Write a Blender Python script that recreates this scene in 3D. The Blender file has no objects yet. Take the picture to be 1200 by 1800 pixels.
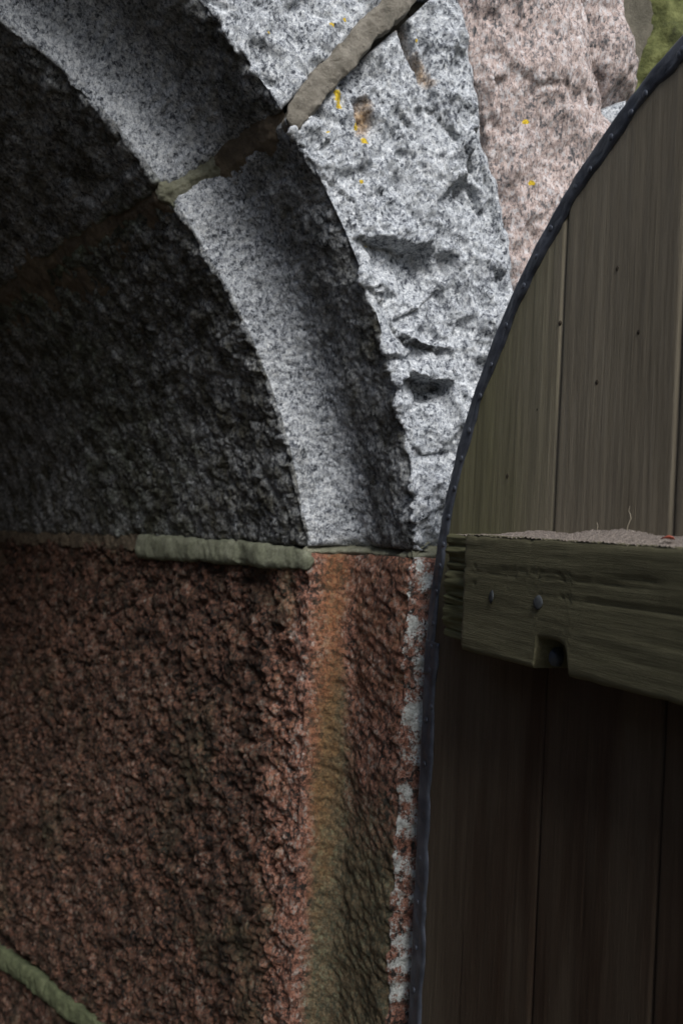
import bpy, bmesh, math, random
import numpy as np
from mathutils import Matrix, Vector
random.seed(7)
sc = bpy.context.scene
# ---------------------------------------------------------------- camera
F = 1750.0
YAW, PITCH, ROLL = [math.radians(v) for v in (20.8, 0.6, 2.7)]
CAM = np.array([0, 0, 1.5])
fw = np.array([math.sin(YAW)*math.cos(PITCH), math.cos(YAW)*math.cos(PITCH), math.sin(PITCH)])
r0 = np.array([math.cos(YAW), -math.sin(YAW), 0]); u0 = np.cross(r0, fw)
RT = math.cos(ROLL)*r0 + math.sin(ROLL)*u0
UP = -math.sin(ROLL)*r0 + math.cos(ROLL)*u0
cd = bpy.data.cameras.new('camera'); cam = bpy.data.objects.new('camera', cd); sc.collection.objects.link(cam)
M = Matrix(((RT[0], UP[0], -fw[0], CAM[0]), (RT[1], UP[1], -fw[1], CAM[1]), (RT[2], UP[2], -fw[2], CAM[2]), (0, 0, 0, 1)))
cam.matrix_world = M
cd.sensor_fit = 'VERTICAL'; cd.sensor_height = 36; cd.sensor_width = 24; cd.lens = 35
cd.clip_start = 0.02; cd.clip_end = 500
cd.dof.use_dof = True; cd.dof.focus_distance = 1.25; cd.dof.aperture_fstop = 6.3
sc.camera = cam
# ---------------------------------------------------------------- light
SUN_EL, SUN_AZ = math.radians(44), math.radians(-2)      # azimuth measured from -y (in front of the wall) towards +x
w = bpy.data.worlds.new('World'); sc.world = w; w.use_nodes = True
nt = w.node_tree; nt.nodes.clear()
sky = nt.nodes.new('ShaderNodeTexSky'); sky.sky_type = 'NISHITA'; sky.sun_disc = False
sky.sun_elevation = SUN_EL; sky.sun_rotation = math.pi - SUN_AZ
sky.dust_density = 2.0; sky.air_density = 1.0
bg = nt.nodes.new('ShaderNodeBackground'); bg.inputs['Strength'].default_value = 0.075
wo = nt.nodes.new('ShaderNodeOutputWorld')
nt.links.new(sky.outputs[0], bg.inputs[0]); nt.links.new(bg.outputs[0], wo.inputs[0])
sd = bpy.data.lights.new('sun', 'SUN'); sd.energy = 3.1; sd.angle = math.radians(30); sd.color = (1, .985, .96)
so = bpy.data.objects.new('sun', sd); sc.collection.objects.link(so)
tosun = Vector((math.sin(SUN_AZ)*math.cos(SUN_EL), -math.cos(SUN_AZ)*math.cos(SUN_EL), math.sin(SUN_EL)))
so.rotation_euler = tosun.to_track_quat('Z', 'Y').to_euler(); so.location = (0.5, -3, 5)
sc.view_settings.view_transform = 'Standard'; sc.view_settings.look = 'None'
sc.view_settings.exposure = 0.56; sc.view_settings.gamma = 1
# ---------------------------------------------------------------- measuring helpers
def ray(px, py): return RT*(px-600) + UP*(900-py) + fw*F
def on_y(px, py, Y): d = ray(px, py); return CAM + d*(Y/d[1])
def on_x(px, py, X): d = ray(px, py); return CAM + d*(X/d[0])
# ---------------------------------------------------------------- noise
_rs = np.random.RandomState(11)
_P = _rs.permutation(256); _P = np.concatenate([_P, _P, _P]).astype(np.int64)
_G = _rs.normal(size=(256, 3)); _G /= np.linalg.norm(_G, axis=1)[:, None]
def perlin(p):
    i = np.floor(p).astype(np.int64); f = p - i; i &= 255
    u = f*f*f*(f*(f*6-15)+10); out = np.zeros(len(p))
    for a in (0, 1):
        for b in (0, 1):
            for c in (0, 1):
                h = _P[_P[_P[(i[:, 0]+a) & 255] + ((i[:, 1]+b) & 255)] + ((i[:, 2]+c) & 255)]
                g = _G[h]; d = f - np.array([a, b, c])
                wgt = (u[:, 0] if a else 1-u[:, 0])*(u[:, 1] if b else 1-u[:, 1])*(u[:, 2] if c else 1-u[:, 2])
                out += wgt*np.einsum('ij,ij->i', g, d)
    return out*1.6
def fbm(p, f, o=4, g=.5, off=0.0):
    s = 0; a = 1.0; q = p*f + off
    for k in range(o):
        s = s + a*perlin(q + 17.3*k); q = q*2.03; a *= g
    return s
def ridg(p, f, o=4, g=.5, off=0.0):
    s = 0; a = 1.0; q = p*f + off
    for k in range(o):
        s = s + a*(1-2*np.abs(perlin(q + 9.1*k))); q = q*2.07; a *= g
    return s
def worley(p, f, off=0.0):
    q = p*f + off; i = np.floor(q).astype(np.int64); best = np.full(len(p), 9.0); sec = best.copy(); val = np.zeros(len(p))
    for a in (-1, 0, 1):
        for b in (-1, 0, 1):
            for c in (-1, 0, 1):
                n = i + np.array([a, b, c]); m = n & 255
                h = _P[_P[_P[m[:, 0]] + m[:, 1]] + m[:, 2]]
                pt = n + .5 + .42*_G[h]
                d = np.linalg.norm(pt-q, axis=1)
                nb = d < best
                sec = np.where(nb, best, np.minimum(sec, d)); val = np.where(nb, h/255., val); best = np.where(nb, d, best)
    return best, sec, val
def facets(p, f, amp, off=0.0, bias=(0, 0, 0)):
    """broken rock: every cell is a tilted plane, so cell borders become ledges"""
    wp = p + .022*np.stack([fbm(p, 14, 3, .5, off+k) for k in range(3)], 1)
    q = wp*f + off; i = np.floor(q).astype(np.int64); best = np.full(len(p), 9.0); sec = best.copy(); h1 = np.zeros(len(p)); h2 = np.zeros(len(p))
    for a in (-1, 0, 1):
        for b in (-1, 0, 1):
            for c in (-1, 0, 1):
                n = i + np.array([a, b, c]); m = n & 255
                h = _P[_P[_P[m[:, 0]] + m[:, 1]] + m[:, 2]]
                v = q - (n + .5 + .42*_G[h]); d = np.linalg.norm(v, axis=1)
                t = ((_G[(h*7+3) & 255]+np.array(bias))*v).sum(1) + .5*(h/255.-.5)
                nb = d < best; s2 = (d < sec) & ~nb
                h2 = np.where(nb, h1, np.where(s2, t, h2)); sec = np.where(nb, best, np.where(s2, d, sec))
                h1 = np.where(nb, t, h1); best = np.where(nb, d, best)
    k = .5+.5*np.clip((sec-best)/.10, 0, 1)
    return amp*(h1*k + h2*(1-k))
def sstep(a, b, x): t = np.clip((x-a)/(b-a), 0, 1); return t*t*(3-2*t)
def polydist(P2, pts):
    pts = np.array(pts, float); best = np.full(len(P2), 1e9); tt = np.zeros(len(P2)); sg = np.zeros(len(P2)); n = len(pts)-1
    for k in range(n):
        a, b = pts[k], pts[k+1]; ab = b-a; L = (ab**2).sum()
        t = np.clip(((P2-a)@ab)/L, 0, 1); c = a + t[:, None]*ab
        d = np.linalg.norm(P2-c, axis=1); m = d < best
        best = np.where(m, d, best); tt = np.where(m, (k+t)/n, tt)
        cr = ab[0]*(P2[:, 1]-a[1]) - ab[1]*(P2[:, 0]-a[0]); sg = np.where(m, np.sign(cr), sg)
    return best, tt, sg
# ---------------------------------------------------------------- object helpers
COL = sc.collection
def root(name, label, cat, loc, group=None):
    o = bpy.data.objects.new(name, None); COL.objects.link(o); o.location = loc
    o['label'] = label; o['category'] = cat
    if group: o['group'] = group
    o.empty_display_size = .1
    return o
def link_mesh(name, me, mat, parent=None, label=None):
    o = bpy.data.objects.new(name, me); COL.objects.link(o)
    if mat: me.materials.append(mat)
    if parent:
        o.parent = parent; me.transform(Matrix.Translation(-Vector(parent_world(parent))))
    if label: o['label'] = label
    return o
def parent_world(p):
    v = Vector(p.location)
    while p.parent: p = p.parent; v += Vector(p.location)
    return v
def grid_mesh(name, V, nu, nv, mat, parent=None, attrs=None, label=None, wrap_u=False):
    """V: (nu*nv,3), index = i*nv + j"""
    me = bpy.data.meshes.new(name)
    i = np.arange(nu if wrap_u else nu-1); j = np.arange(nv-1); I, J = np.meshgrid(i, j, indexing='ij'); I2 = (I+1) % nu
    q = np.stack([I*nv+J, I*nv+J+1, I2*nv+J+1, I2*nv+J], -1).reshape(-1, 4)
    me.vertices.add(len(V)); me.vertices.foreach_set('co', np.ascontiguousarray(V, dtype=np.float32).ravel())
    me.loops.add(q.size); me.loops.foreach_set('vertex_index', q.astype(np.int32).ravel())
    me.polygons.add(len(q)); me.polygons.foreach_set('loop_start', (np.arange(len(q))*4).astype(np.int32))
    me.polygons.foreach_set('loop_total', np.full(len(q), 4, np.int32))
    me.update(calc_edges=True); me.polygons.foreach_set('use_smooth', np.ones(len(q), bool))
    if attrs:
        for k, a in attrs.items():
            at = me.attributes.new(k, 'FLOAT', 'POINT'); at.data.foreach_set('value', a.astype(np.float32))
    me.validate()
    return link_mesh(name, me, mat, parent, label)
def bm_obj(name, bm, mat, parent=None, label=None, smooth=True):
    me = bpy.data.meshes.new(name); bm.normal_update(); bm.to_mesh(me); bm.free()
    if smooth:
        for p in me.polygons: p.use_smooth = True
    return link_mesh(name, me, mat, parent, label)
# ---------------------------------------------------------------- node helpers
def new_mat(name, rough=.8):
    m = bpy.data.materials.new(name); m.use_nodes = True; t = m.node_tree
    b = t.nodes['Principled BSDF']; b.inputs['Roughness'].default_value = rough
    b.inputs['Specular IOR Level'].default_value = .35
    return m, t, b
class NT:
    def __init__(s, t): s.t = t; s.tc = t.nodes.new('ShaderNodeTexCoord').outputs['Object']
    def n(s, typ, **kw):
        x = s.t.nodes.new(typ)
        for k, v in kw.items(): setattr(x, k, v)
        return x
    def L(s, a, b): s.t.links.new(a, b)
    def mapping(s, sc_, rot=(0, 0, 0), vec=None, loc=(0, 0, 0)):
        m = s.n('ShaderNodeMapping'); m.inputs['Scale'].default_value = sc_; m.inputs['Rotation'].default_value = rot; m.inputs['Location'].default_value = loc
        s.L(vec or s.tc, m.inputs[0]); return m.outputs[0]
    def noise(s, scale, detail=4, rough=.55, vec=None, dist=0, out=0):
        x = s.n('ShaderNodeTexNoise'); x.inputs['Scale'].default_value = scale; x.inputs['Detail'].default_value = detail
        x.inputs['Roughness'].default_value = rough; x.inputs['Distortion'].default_value = dist
        s.L(vec or s.tc, x.inputs['Vector']); return x.outputs[out]
    def vor(s, scale, vec=None, feat='F1', rnd=1):
        x = s.n('ShaderNodeTexVoronoi', feature=feat); x.inputs['Scale'].default_value = scale; x.inputs['Randomness'].default_value = rnd
        s.L(vec or s.tc, x.inputs['Vector']); return x
    def ramp(s, fac, stops, interp='LINEAR'):
        x = s.n('ShaderNodeValToRGB'); r = x.color_ramp; r.interpolation = interp
        while len(r.elements) < len(stops): r.elements.new(.5)
        for e, (p, c) in zip(r.elements, stops):
            e.position = p; e.color = tuple(c)+(1,) if len(c) == 3 else c
        s.L(fac, x.inputs[0]); return x.outputs[0]
    def mix(s, fac, a, b, mode='MIX'):
        x = s.n('ShaderNodeMix', data_type='RGBA', blend_type=mode)
        for v, k in ((fac, 0), (a, 6), (b, 7)):
            if isinstance(v, (int, float)): x.inputs[k].default_value = v
            elif isinstance(v, tuple): x.inputs[k].default_value = v+(1,)
            else: s.L(v, x.inputs[k])
        return x.outputs[2]
    def math(s, op, a, b=0.0, c=0.0, clamp=False):
        x = s.n('ShaderNodeMath', operation=op, use_clamp=clamp)
        for k, v in enumerate((a, b, c)):
            if isinstance(v, (int, float)): x.inputs[k].default_value = v
            else: s.L(v, x.inputs[k])
        return x.outputs[0]
    def attr(s, name): x = s.n('ShaderNodeAttribute', attribute_name=name); return x.outputs['Fac']
    def sepr(s, c): x = s.n('ShaderNodeSeparateColor'); s.L(c, x.inputs[0]); return x.outputs
    def warp(s, vec, scale, amt):
        nz = s.n('ShaderNodeTexNoise'); nz.inputs['Scale'].default_value = scale; nz.inputs['Detail'].default_value = 2; s.L(vec, nz.inputs['Vector'])
        v1 = s.n('ShaderNodeVectorMath', operation='SUBTRACT'); s.L(nz.outputs['Color'], v1.inputs[0]); v1.inputs[1].default_value = (.5, .5, .5)
        v2 = s.n('ShaderNodeVectorMath', operation='SCALE'); s.L(v1.outputs[0], v2.inputs[0]); v2.inputs['Scale'].default_value = amt
        v3 = s.n('ShaderNodeVectorMath', operation='ADD'); s.L(vec, v3.inputs[0]); s.L(v2.outputs[0], v3.inputs[1]); return v3.outputs[0]
    def bump(s, h, dist, bsdf, strength=1.0):
        x = s.n('ShaderNodeBump'); x.inputs['Distance'].default_value = dist; x.inputs['Strength'].default_value = strength
        s.L(h, x.inputs['Height']); s.L(x.outputs[0], bsdf.inputs['Normal'])
def granite(name, stops, stretch=(1, 1, 1), rot=(0, 0, 0), grain=190, bumpd=.0032, tint=None, rough=.78, warm=None, sub=.5):
    """mineral grains of mixed size; stains come from the stone's own masks (algae, rust, lichen, yellow, mortar)"""
    m, t, b = new_mat(name, rough); N = NT(t)
    v = N.mapping(stretch, rot); v = N.warp(v, 60, .005); v = N.warp(v, 260, .003)
    a = N.sepr(N.vor(grain, v).outputs['Color'])[0]
    c = N.sepr(N.vor(grain*.45, N.warp(v, 120, .01)).outputs['Color'])[1]
    big = N.noise(14, 3, .6); fine = N.noise(520, 2, .6, v)
    med = N.noise(grain*.55, 6, .72, v)
    f = N.math('ADD', N.math('MULTIPLY', a, .34), N.math('MULTIPLY', c, .12))
    f = N.math('ADD', f, N.math('MULTIPLY', N.math('SUBTRACT', big, .5), .40))
    f = N.math('ADD', f, N.math('MULTIPLY', N.math('SUBTRACT', med, .5), .92))
    f = N.math('ADD', f, N.math('MULTIPLY', N.math('SUBTRACT', fine, .5), .45))
    f = N.math('ADD', f, .27)
    col = N.ramp(f, stops)
    fk = N.noise(grain*2.0, 3, .6, N.mapping((1, 1, .85), (.3, .6, 0), v))
    col = N.mix(N.ramp(fk, [(.55, (0, 0, 0)), (.60, (1, 1, 1))]), col, N.mix(1.0, col, (.42, .43, .46), 'MULTIPLY'))
    if warm:
        wm = N.ramp(N.noise(9, 3, .6, N.mapping((1, 1, .5))), [(.42, (0, 0, 0)), (.68, (1, 1, 1))])
        col = N.mix(N.math('MULTIPLY', wm, .6), col, N.mix(1.0, col, warm, 'MULTIPLY'))
    # stains and painted shade
    def stain(col, attr, cc, n_scale, lo, hi, amt=1.0, nv=None):
        k = N.math('ADD', N.attr(attr), N.math('MULTIPLY', N.math('SUBTRACT', N.noise(n_scale, 5, .7, nv), .5), 1.1))
        k = N.ramp(k, [(lo, (0, 0, 0)), (hi, (1, 1, 1))])
        k = N.math('MULTIPLY', k, amt)
        return N.mix(k, col, cc)
    g2 = N.noise(240, 3, .65)
    moss = N.ramp(g2, [(.3, (.045, .048, .030)), (.55, (.15, .152, .098)), (.75, (.30, .30, .22))])
    mossm = N.mix(.55, moss, N.mix(1.0, col, (.62, .74, .50), 'MULTIPLY'))
    col = stain(col, 'algae', mossm, 26, .32, .75)
    rust = N.mix(.6, N.ramp(g2, [(.3, (.07, .042, .022)), (.7, (.34, .20, .10))]), N.mix(1.0, col, (1.0, .70, .42), 'MULTIPLY'))
    col = stain(col, 'rust', rust, 30, .32, .78)
    col = stain(col, 'shade_grime', N.mix(1.0, col, (.14, .128, .092), 'MULTIPLY'), 22, .3, .8)  # weather grime, plus shade painted into the reveals and rebate
    white = N.ramp(N.vor(330, N.warp(N.tc, 200, .008)).outputs['Distance'], [(.1, (.62, .64, .62)), (.8, (.36, .38, .36))])
    col = stain(col, 'lichen', white, 260, .46, .62)
    yel = N.ramp(N.noise(300, 3, .6), [(.3, (.16, .10, .004)), (.6, (.62, .44, .02))])
    col = stain(col, 'yellow', yel, 170, .55, .60)
    N.L(col, b.inputs['Base Color'])
    h = N.math('ADD', N.math('MULTIPLY', N.noise(130, 5, .68, v), 1.0), N.math('MULTIPLY', N.noise(420, 4, .7, v), .55))
    h = N.math('ADD', h, N.math('MULTIPLY', a, .12))
    N.bump(h, bumpd, b)
    return m
GREY = [(.17, (.018, .021, .028)), (.29, (.09, .10, .118)), (.41, (.27, .288, .312)), (.57, (.43, .455, .482)), (.80, (.64, .66, .675))]
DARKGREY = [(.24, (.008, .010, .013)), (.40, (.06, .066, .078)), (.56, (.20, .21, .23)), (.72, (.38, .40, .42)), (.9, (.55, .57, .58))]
RED = [(.20, (.007, .007, .006)), (.34, (.05, .036, .03)), (.46, (.17, .075, .050)), (.58, (.33, .150, .100)), (.70, (.22, .20, .175)), (.86, (.50, .36, .31))]
PINK = [(.18, (.03, .03, .033)), (.32, (.16, .155, .16)), (.45, (.37, .285, .255)), (.58, (.50, .42, .395)), (.72, (.46, .45, .46)), (.86, (.66, .62, .61))]
m_grey = granite('grey_granite', GREY, (1, 1, .78), (0, .5, 0), grain=260)
m_red = granite('red_granite', RED, (1, 1, .8), (0, .3, 0), grain=190, bumpd=.0055)
m_pink = granite('pink_granite', PINK, (1.1, 1, .6), (0, .12, 0), grain=230)
def mortar_mat(name, c1, c2, c3):
    m, t, b = new_mat(name, .92); N = NT(t)
    c = N.ramp(N.math('ADD', N.math('MULTIPLY', N.noise(28, 5, .65), .7), N.math('MULTIPLY', N.noise(330, 3, .7), .3)), [(.32, c1), (.5, c2), (.68, c3)])
    N.L(c, b.inputs['Base Color'])
    N.bump(N.math('ADD', N.noise(130, 6, .75), N.math('MULTIPLY', N.noise(600, 3, .7), .5)), .005, b); return m
m_mortar = mortar_mat('tan_mortar', (.10, .092, .075), (.20, .182, .15), (.31, .288, .245))
m_mortar_green = mortar_mat('green_mortar', (.085, .09, .06), (.16, .17, .118), (.27, .28, .21))
m_mortar_algae = mortar_mat('algae_mortar', (.045, .054, .028), (.085, .10, .050), (.145, .162, .09))
m_mortar_pale = mortar_mat('pale_mossy_mortar', (.09, .092, .06), (.19, .19, .135), (.32, .32, .25))
m_mortar_brown = mortar_mat('brown_mortar', (.05, .04, .028), (.11, .085, .058), (.20, .16, .11))
m_core = mortar_mat('joint_mortar', (.06, .055, .04), (.12, .11, .085), (.20, .18, .14))
# ================================================================ THE ARCHWAY
CX, CZ, YF, YI = -.468, 1.386, 1.365, 1.565
RA = 1.11
def arc_frame(t):
    """t = length along the opening's edge from the right springing; returns the radial direction and foot"""
    ph = np.clip(t/RA, 0, math.pi)
    dx, dz = np.cos(ph), np.sin(ph)
    ex = CX + 0*t; ez = CZ + np.where(t < 0, t, np.where(t > math.pi*RA, -(t-math.pi*RA), 0))
    return dx, dz, ex, ez, ph
def base_R(t):
    q = np.minimum(np.abs(t), np.abs(math.pi*RA-t)); q = np.where((t < 0) | (t > math.pi*RA), 0, q)
    return 1.097 + .013*sstep(0, .12, q), q
def inner_rho(q): return -(.087 + np.interp(q, [0, .15, .35, .65], [0, .028, .041, .058]))
def cove_rho(q): return -(.018 + .034*sstep(.05, .4, q))
def ext_rho(q): return np.interp(q, [0, .2, .43, .49, .63, .755, .95], [.24, .235, .25, .263, .302, .365, .40]) + .005*np.sin(q*29) + .003*np.sin(q*71+1) + .0015*np.sin(q*190)
def profile(t, n, L, rf=.007):
    """rows (nt, ns, 2) of (rho, y): back edge, face, reveal step, splayed reveal"""
    R, q = base_R(t); o = 0*t
    c = [np.stack([ext_rho(q), YF+.09+o], 1), np.stack([ext_rho(q), YF+o], 1), np.stack([o, YF+o], 1),
         np.stack([cove_rho(q), YI+o], 1), np.stack([inner_rho(q), YI+o+.004], 1)]
    c.append(c[-1] + np.array([-.31, .951])*L)
    rad = [0, .018, rf, .050, rf, 0]; rows = []; sid = []
    def lerp(a, b, k): return a[:, None, :]*(1-k)[None, :, None] + b[:, None, :]*k[None, :, None]
    for s in range(5):
        a, b = c[s], c[s+1]; d = b-a; Ln = np.linalg.norm(d, axis=1, keepdims=True); d = d/Ln
        a2 = a + d*rad[s]; b2 = b - d*rad[s+1]
        Lm = float(np.median(Ln))-rad[s]-rad[s+1]; k = max(3, int(Lm/n[s]))
        kk = np.linspace(0, 1, k, endpoint=False)
        rows.append(lerp(a2, b2, kk)); sid += [s]*k
        if s < 4:
            e = c[s+2]-b; e = e/np.linalg.norm(e, axis=1, keepdims=True); b3 = b + e*rad[s+1]
            k = max(4, int(rad[s+1]*1.6/min(n[s], n[s+1]))); kk = np.linspace(0, 1, k, endpoint=False)[None, :, None]
            rows.append((1-kk)**2*b2[:, None]+2*kk*(1-kk)*b[:, None]+kk**2*b3[:, None]); sid += [s+.5]*k
    rows.append(c[5][:, None]); sid.append(4)
    return np.concatenate(rows, 1), np.array(sid), R
def surf(t, prof, R, T2=None):
    if T2 is None: T2 = np.broadcast_to(t[:, None], prof.shape[:2])
    dx, dz, ex, ez, ph = arc_frame(T2); r = R[:, None] + prof[..., 0]
    return np.stack([ex+r*dx, prof[..., 1], ez+r*dz], -1)
SHEAR = .21
def tilt(arc, ref, out):
    return SHEAR*np.clip(arc-ref, 0, 9) + .15*np.clip(out-arc, 0, .5) - .025*np.clip((ref-arc)/(ref-out), 0, 1)
def normals(P):
    du = np.gradient(P, axis=0); dv = np.gradient(P, axis=1); n = np.cross(dv, du)
    n /= np.linalg.norm(n, axis=-1, keepdims=True)+1e-12
    return n
def arch_stone(name, t0, t1, mat, dispf, parent, dt=.0026, n=(.01, .0026, .0026, .0026, .0028), L=1.6, edge=.010, attrf=None, label=None, sh0=0, sh1=0):
    nt_ = max(8, int((t1-t0)/dt)); t = np.linspace(t0, t1, nt_)
    prof, sid, R = profile(t, n, L)
    arc = np.concatenate([np.zeros((1,)), np.cumsum(np.linalg.norm(np.diff(prof[nt_//2], axis=0), axis=1))])
    tl_ = tilt(arc, arc[np.argmax(sid == 4)], arc[np.argmax(sid == 2)]); kk = ((t-t0)/(t1-t0))[:, None]
    T2 = t[:, None] + sh0*tl_[None]*(1-kk) + sh1*tl_[None]*kk
    P = surf(t, prof, R, T2); Nn = normals(P)
    # outward = away from the masonry
    dx, dz, ex, ez, ph = arc_frame(t)
    ns = P.shape[1]; S = np.broadcast_to(sid, (nt_, ns)).ravel(); T = np.repeat(t, ns)
    face_n = Nn[nt_//2, int(np.argmax(sid == 1))]
    if face_n[1] > 0: Nn = -Nn
    Pf = P.reshape(-1, 3); Nf = Nn.reshape(-1, 3)
    sF = arc[np.argmax(sid == 1)]; s_out = arc[np.argmax(sid == 2)]; s_in = arc[np.argmax(sid == 4)]
    A = np.tile(arc, nt_)
    wob0 = .006*fbm(Pf, 9, 3, off=3.1) + .003*fbm(Pf, 40, 2)
    wob1 = .006*fbm(Pf, 9, 3, off=8.7) + .003*fbm(Pf, 40, 2, off=4)
    d0 = T-t0+wob0; d1 = t1-T+wob1; de = np.minimum(d0, d1)
    info = dict(P=Pf, S=S, T=T, A=A, s_out=s_out, s_in=s_in, de=de, d0=d0, d1=d1, N=Nf)
    D, info2 = dispf(info)
    rnd = -edge*np.exp(-np.clip(de, 0, 1)/(edge*.7)) - 1.6*np.clip(-de+.001, 0, .03)
    ext = np.where(np.abs(S-1.5) < 6, 0, 0)
    V = Pf + Nf*(D + rnd)[:, None]
    V = V.reshape(nt_, ns, 3)
    # close the ends: skirts that turn into the wall
    inw = -np.stack([-np.broadcast_to(dx[:, None], (nt_, ns)), np.full((nt_, ns), -.0), -np.broadcast_to(dz[:, None], (nt_, ns))], -1)
    def skirt(row, k):
        f = Nn[k].copy(); return V[k] - f*row
    V = np.concatenate([skirt(.045, 0)[None], V, skirt(.045, -1)[None]], 0)
    at = {}
    for key in ('algae', 'rust', 'lichen', 'yellow', 'shade_grime'):
        a = info2.get(key, np.zeros(len(Pf))) if info2 else np.zeros(len(Pf))
        a = a.reshape(nt_, ns); at[key] = np.concatenate([a[:1], a, a[-1:]], 0).ravel()
    return grid_mesh(name, V.reshape(-1, 3), nt_+2, ns, mat, parent, at, label)
def arris_chips(i, amp=.009, off=0.):
    """chipped arrises: the stone is broken back along both edges"""
    q = fbm(i['P']*[1, .3, 1], 22, 4, .6, off)
    a = np.exp(-(np.abs(i['A']-i['s_out'])/.014)**1.3)*np.clip(q+.25, 0, 1.4)*amp*1.5
    b = np.exp(-(np.abs(i['A']-i['s_in'])/.014)**1.3)*np.clip(fbm(i['P']*[1, .3, 1], 26, 4, .6, off+5)+.25, 0, 1.2)*amp
    return -(a+1.5*b)
def px2(pts): return [tuple(on_y(a, b, YF)[[0, 2]]) for a, b in pts]
def tool_marks(P, amp, f=38, off=0.):
    Q = P@np.array([[1, 0, .5], [0, .75, .25], [-.35, 0, .8]])
    r = fbm(Q, f, 4, .55, off); b, s, v = worley(Q+.006*np.stack([fbm(P, 45, 2), fbm(P, 45, 2, off=3), fbm(P, 45, 2, off=7)], 1), f*.9, off)
    return amp*(.55*r + .9*(v-.5)*np.clip((s-b)*2.2, 0, 1) - .5*np.exp(-((s-b)/.10)))
ON = {}
def disp_v2(i):
    P, S = i['P'], i['S']; face = (S >= 1) & (S <= 1.5); f_ = face.astype(float)
    D = .0045*fbm(P, 11, 4, .5) + .0016*fbm(P, 70, 3, .6) + arris_chips(i, .010, 2.)
    rough = sstep(3.6, 4.2, S); strip = ((S > 1.6) & (S < 3)).astype(float)
    D += rough*tool_marks(P, .0100, 38, 1.) + strip*tool_marks(P, .0040, 48, 2.)
    X = P[:, [0, 2]]
    wx = X + .006*np.stack([fbm(P, 30, 3), fbm(P, 30, 3, off=5.)], 1)
    q_ = (fbm(P*[1, .6, .8]+.01*np.stack([fbm(P, 25, 2), 0*P[:, 0], fbm(P, 25, 2, off=2.)], 1), 11, 3, .5, 5.))*3.2; fq = np.floor(q_)
    D += f_*.0022*(fq + sstep(0, .22, q_-fq)) + f_*facets(P*[1, .3, .8], 13, .0150, 3., (0, 0, -.45)) + f_*facets(P*[1, .3, .7], 34, .0048, 8.)
    D += f_*(.006*ridg(P*[1, 1, .6], 17, 4, .55, 2.) - .006)
    fl = fbm(P*[1.2, 1, .45], 55, 4, .6, 9.); D += f_*.0022*fl
    b_, s_, v_ = worley(P*[1, .6, .55]+.02*np.stack([fbm(P, 18, 3), 0*P[:, 0], fbm(P, 18, 3, off=5)], 1), 17, 4.)
    D += f_*(v_-.5)*.016*sstep(0, .25, s_-b_)
    z1, z2 = on_y(700, 432, YF)[2], on_y(700, 604, YF)[2]
    mk = sstep(on_y(628, 500, YF)[0], on_y(668, 500, YF)[0], wx[:, 0])*sstep(on_y(815, 500, YF)[0], on_y(780, 500, YF)[0], wx[:, 0])
    zz_ = (wx[:, 1]-z2)/(z1-z2); D += f_*mk*-.020*np.clip(zz_, 0, 1)*sstep(1.06, .98, zz_)
    z3, z4 = on_y(750, 668, YF)[2], on_y(750, 745, YF)[2]; zz_ = (wx[:, 1]-z4)/(z3-z4)
    mk = sstep(on_y(700, 690, YF)[0], on_y(735, 690, YF)[0], wx[:, 0])*sstep(on_y(808, 690, YF)[0], on_y(785, 690, YF)[0], wx[:, 0])
    D += f_*mk*-.030*np.clip(zz_, 0, 1)**1.3*sstep(1.12, .98, zz_)
    def ledge(pts, depth, w_dn, w_up=.006, side=1):
        d, t, sg = polydist(X + .5*(wx-X), px2(pts)); s2 = sg*side
        fade = sstep(0, .12, t)*sstep(1, .88, t)
        return f_*fade*np.where(s2 < 0, -depth*np.exp(-d/w_dn), .12*depth*np.exp(-d/w_up))
    D += ledge([(600, 420), (640, 415), (680, 432), (720, 436), (770, 420)], .018, .050)
    D += ledge([(650, 500), (680, 545), (705, 590), (740, 605), (800, 612)], .026, .030)
    D += ledge([(700, 668), (750, 664), (800, 668)], .034, .026)
    D += ledge([(690, 560), (740, 540), (780, 500)], .012, .04)
    D += ledge([(740, 180), (800, 240), (850, 330)], .008, .03)
    D += ledge([(705, 760), (745, 800), (800, 790)], .008, .03)
    D += ledge([(560, 300), (620, 350), (640, 410)], .006, .02)
    for cx_, cz_, rx, rz, dp, an in ((757, 690, .024, .013, .020, -.6), (722, 82, .010, .062, .040, .38), (640, 205, .016, .034, .018, .42),
                                  (740, 480, .045, .04, .010, 0), (760, 590, .030, .014, .014, -.2), (735, 850, .02, .035, .008, 0), (690, 340, .03, .05, .006, .3), (860, 330, .02, .04, .008, .2)):
        c = on_y(cx_, cz_, YF)[[0, 2]]; u = wx - c; ca, sa = math.cos(an), math.sin(an)
        a = (u[:, 0]*ca + u[:, 1]*sa)/rx; b = (-u[:, 0]*sa + u[:, 1]*ca)/rz
        D -= f_*dp*sstep(1.25, .35, np.sqrt(a*a+b*b))
    for pts, dp, wd in (([(510, 250), (545, 305), (600, 410)], .006, .004), ([(640, 505), (670, 520), (700, 580)], .009, .004), ([(770, 180), (800, 260), (810, 330)], .004, .005), ([(700, 330), (745, 420), (752, 520)], .005, .004)):
        d, t, sg = polydist(wx, px2(pts)); D -= f_*dp*np.exp(-(d/wd)**2)
    near = sstep(-.004, .040, i['s_out']-i['A']); D = np.where(f_ > 0, np.where(D < -.006, -.006+(D+.006)*near, D), D)
    D -= f_*.020*np.exp(-i['d0']/.016)
    D = np.where(f_ > 0, np.clip(D, -.008-.042*sstep(.015, .065, i['s_out']-i['A']), .03), D)
    # yellow lichen spots, stains and painted shade
    yel = np.zeros(len(P)); 
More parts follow.
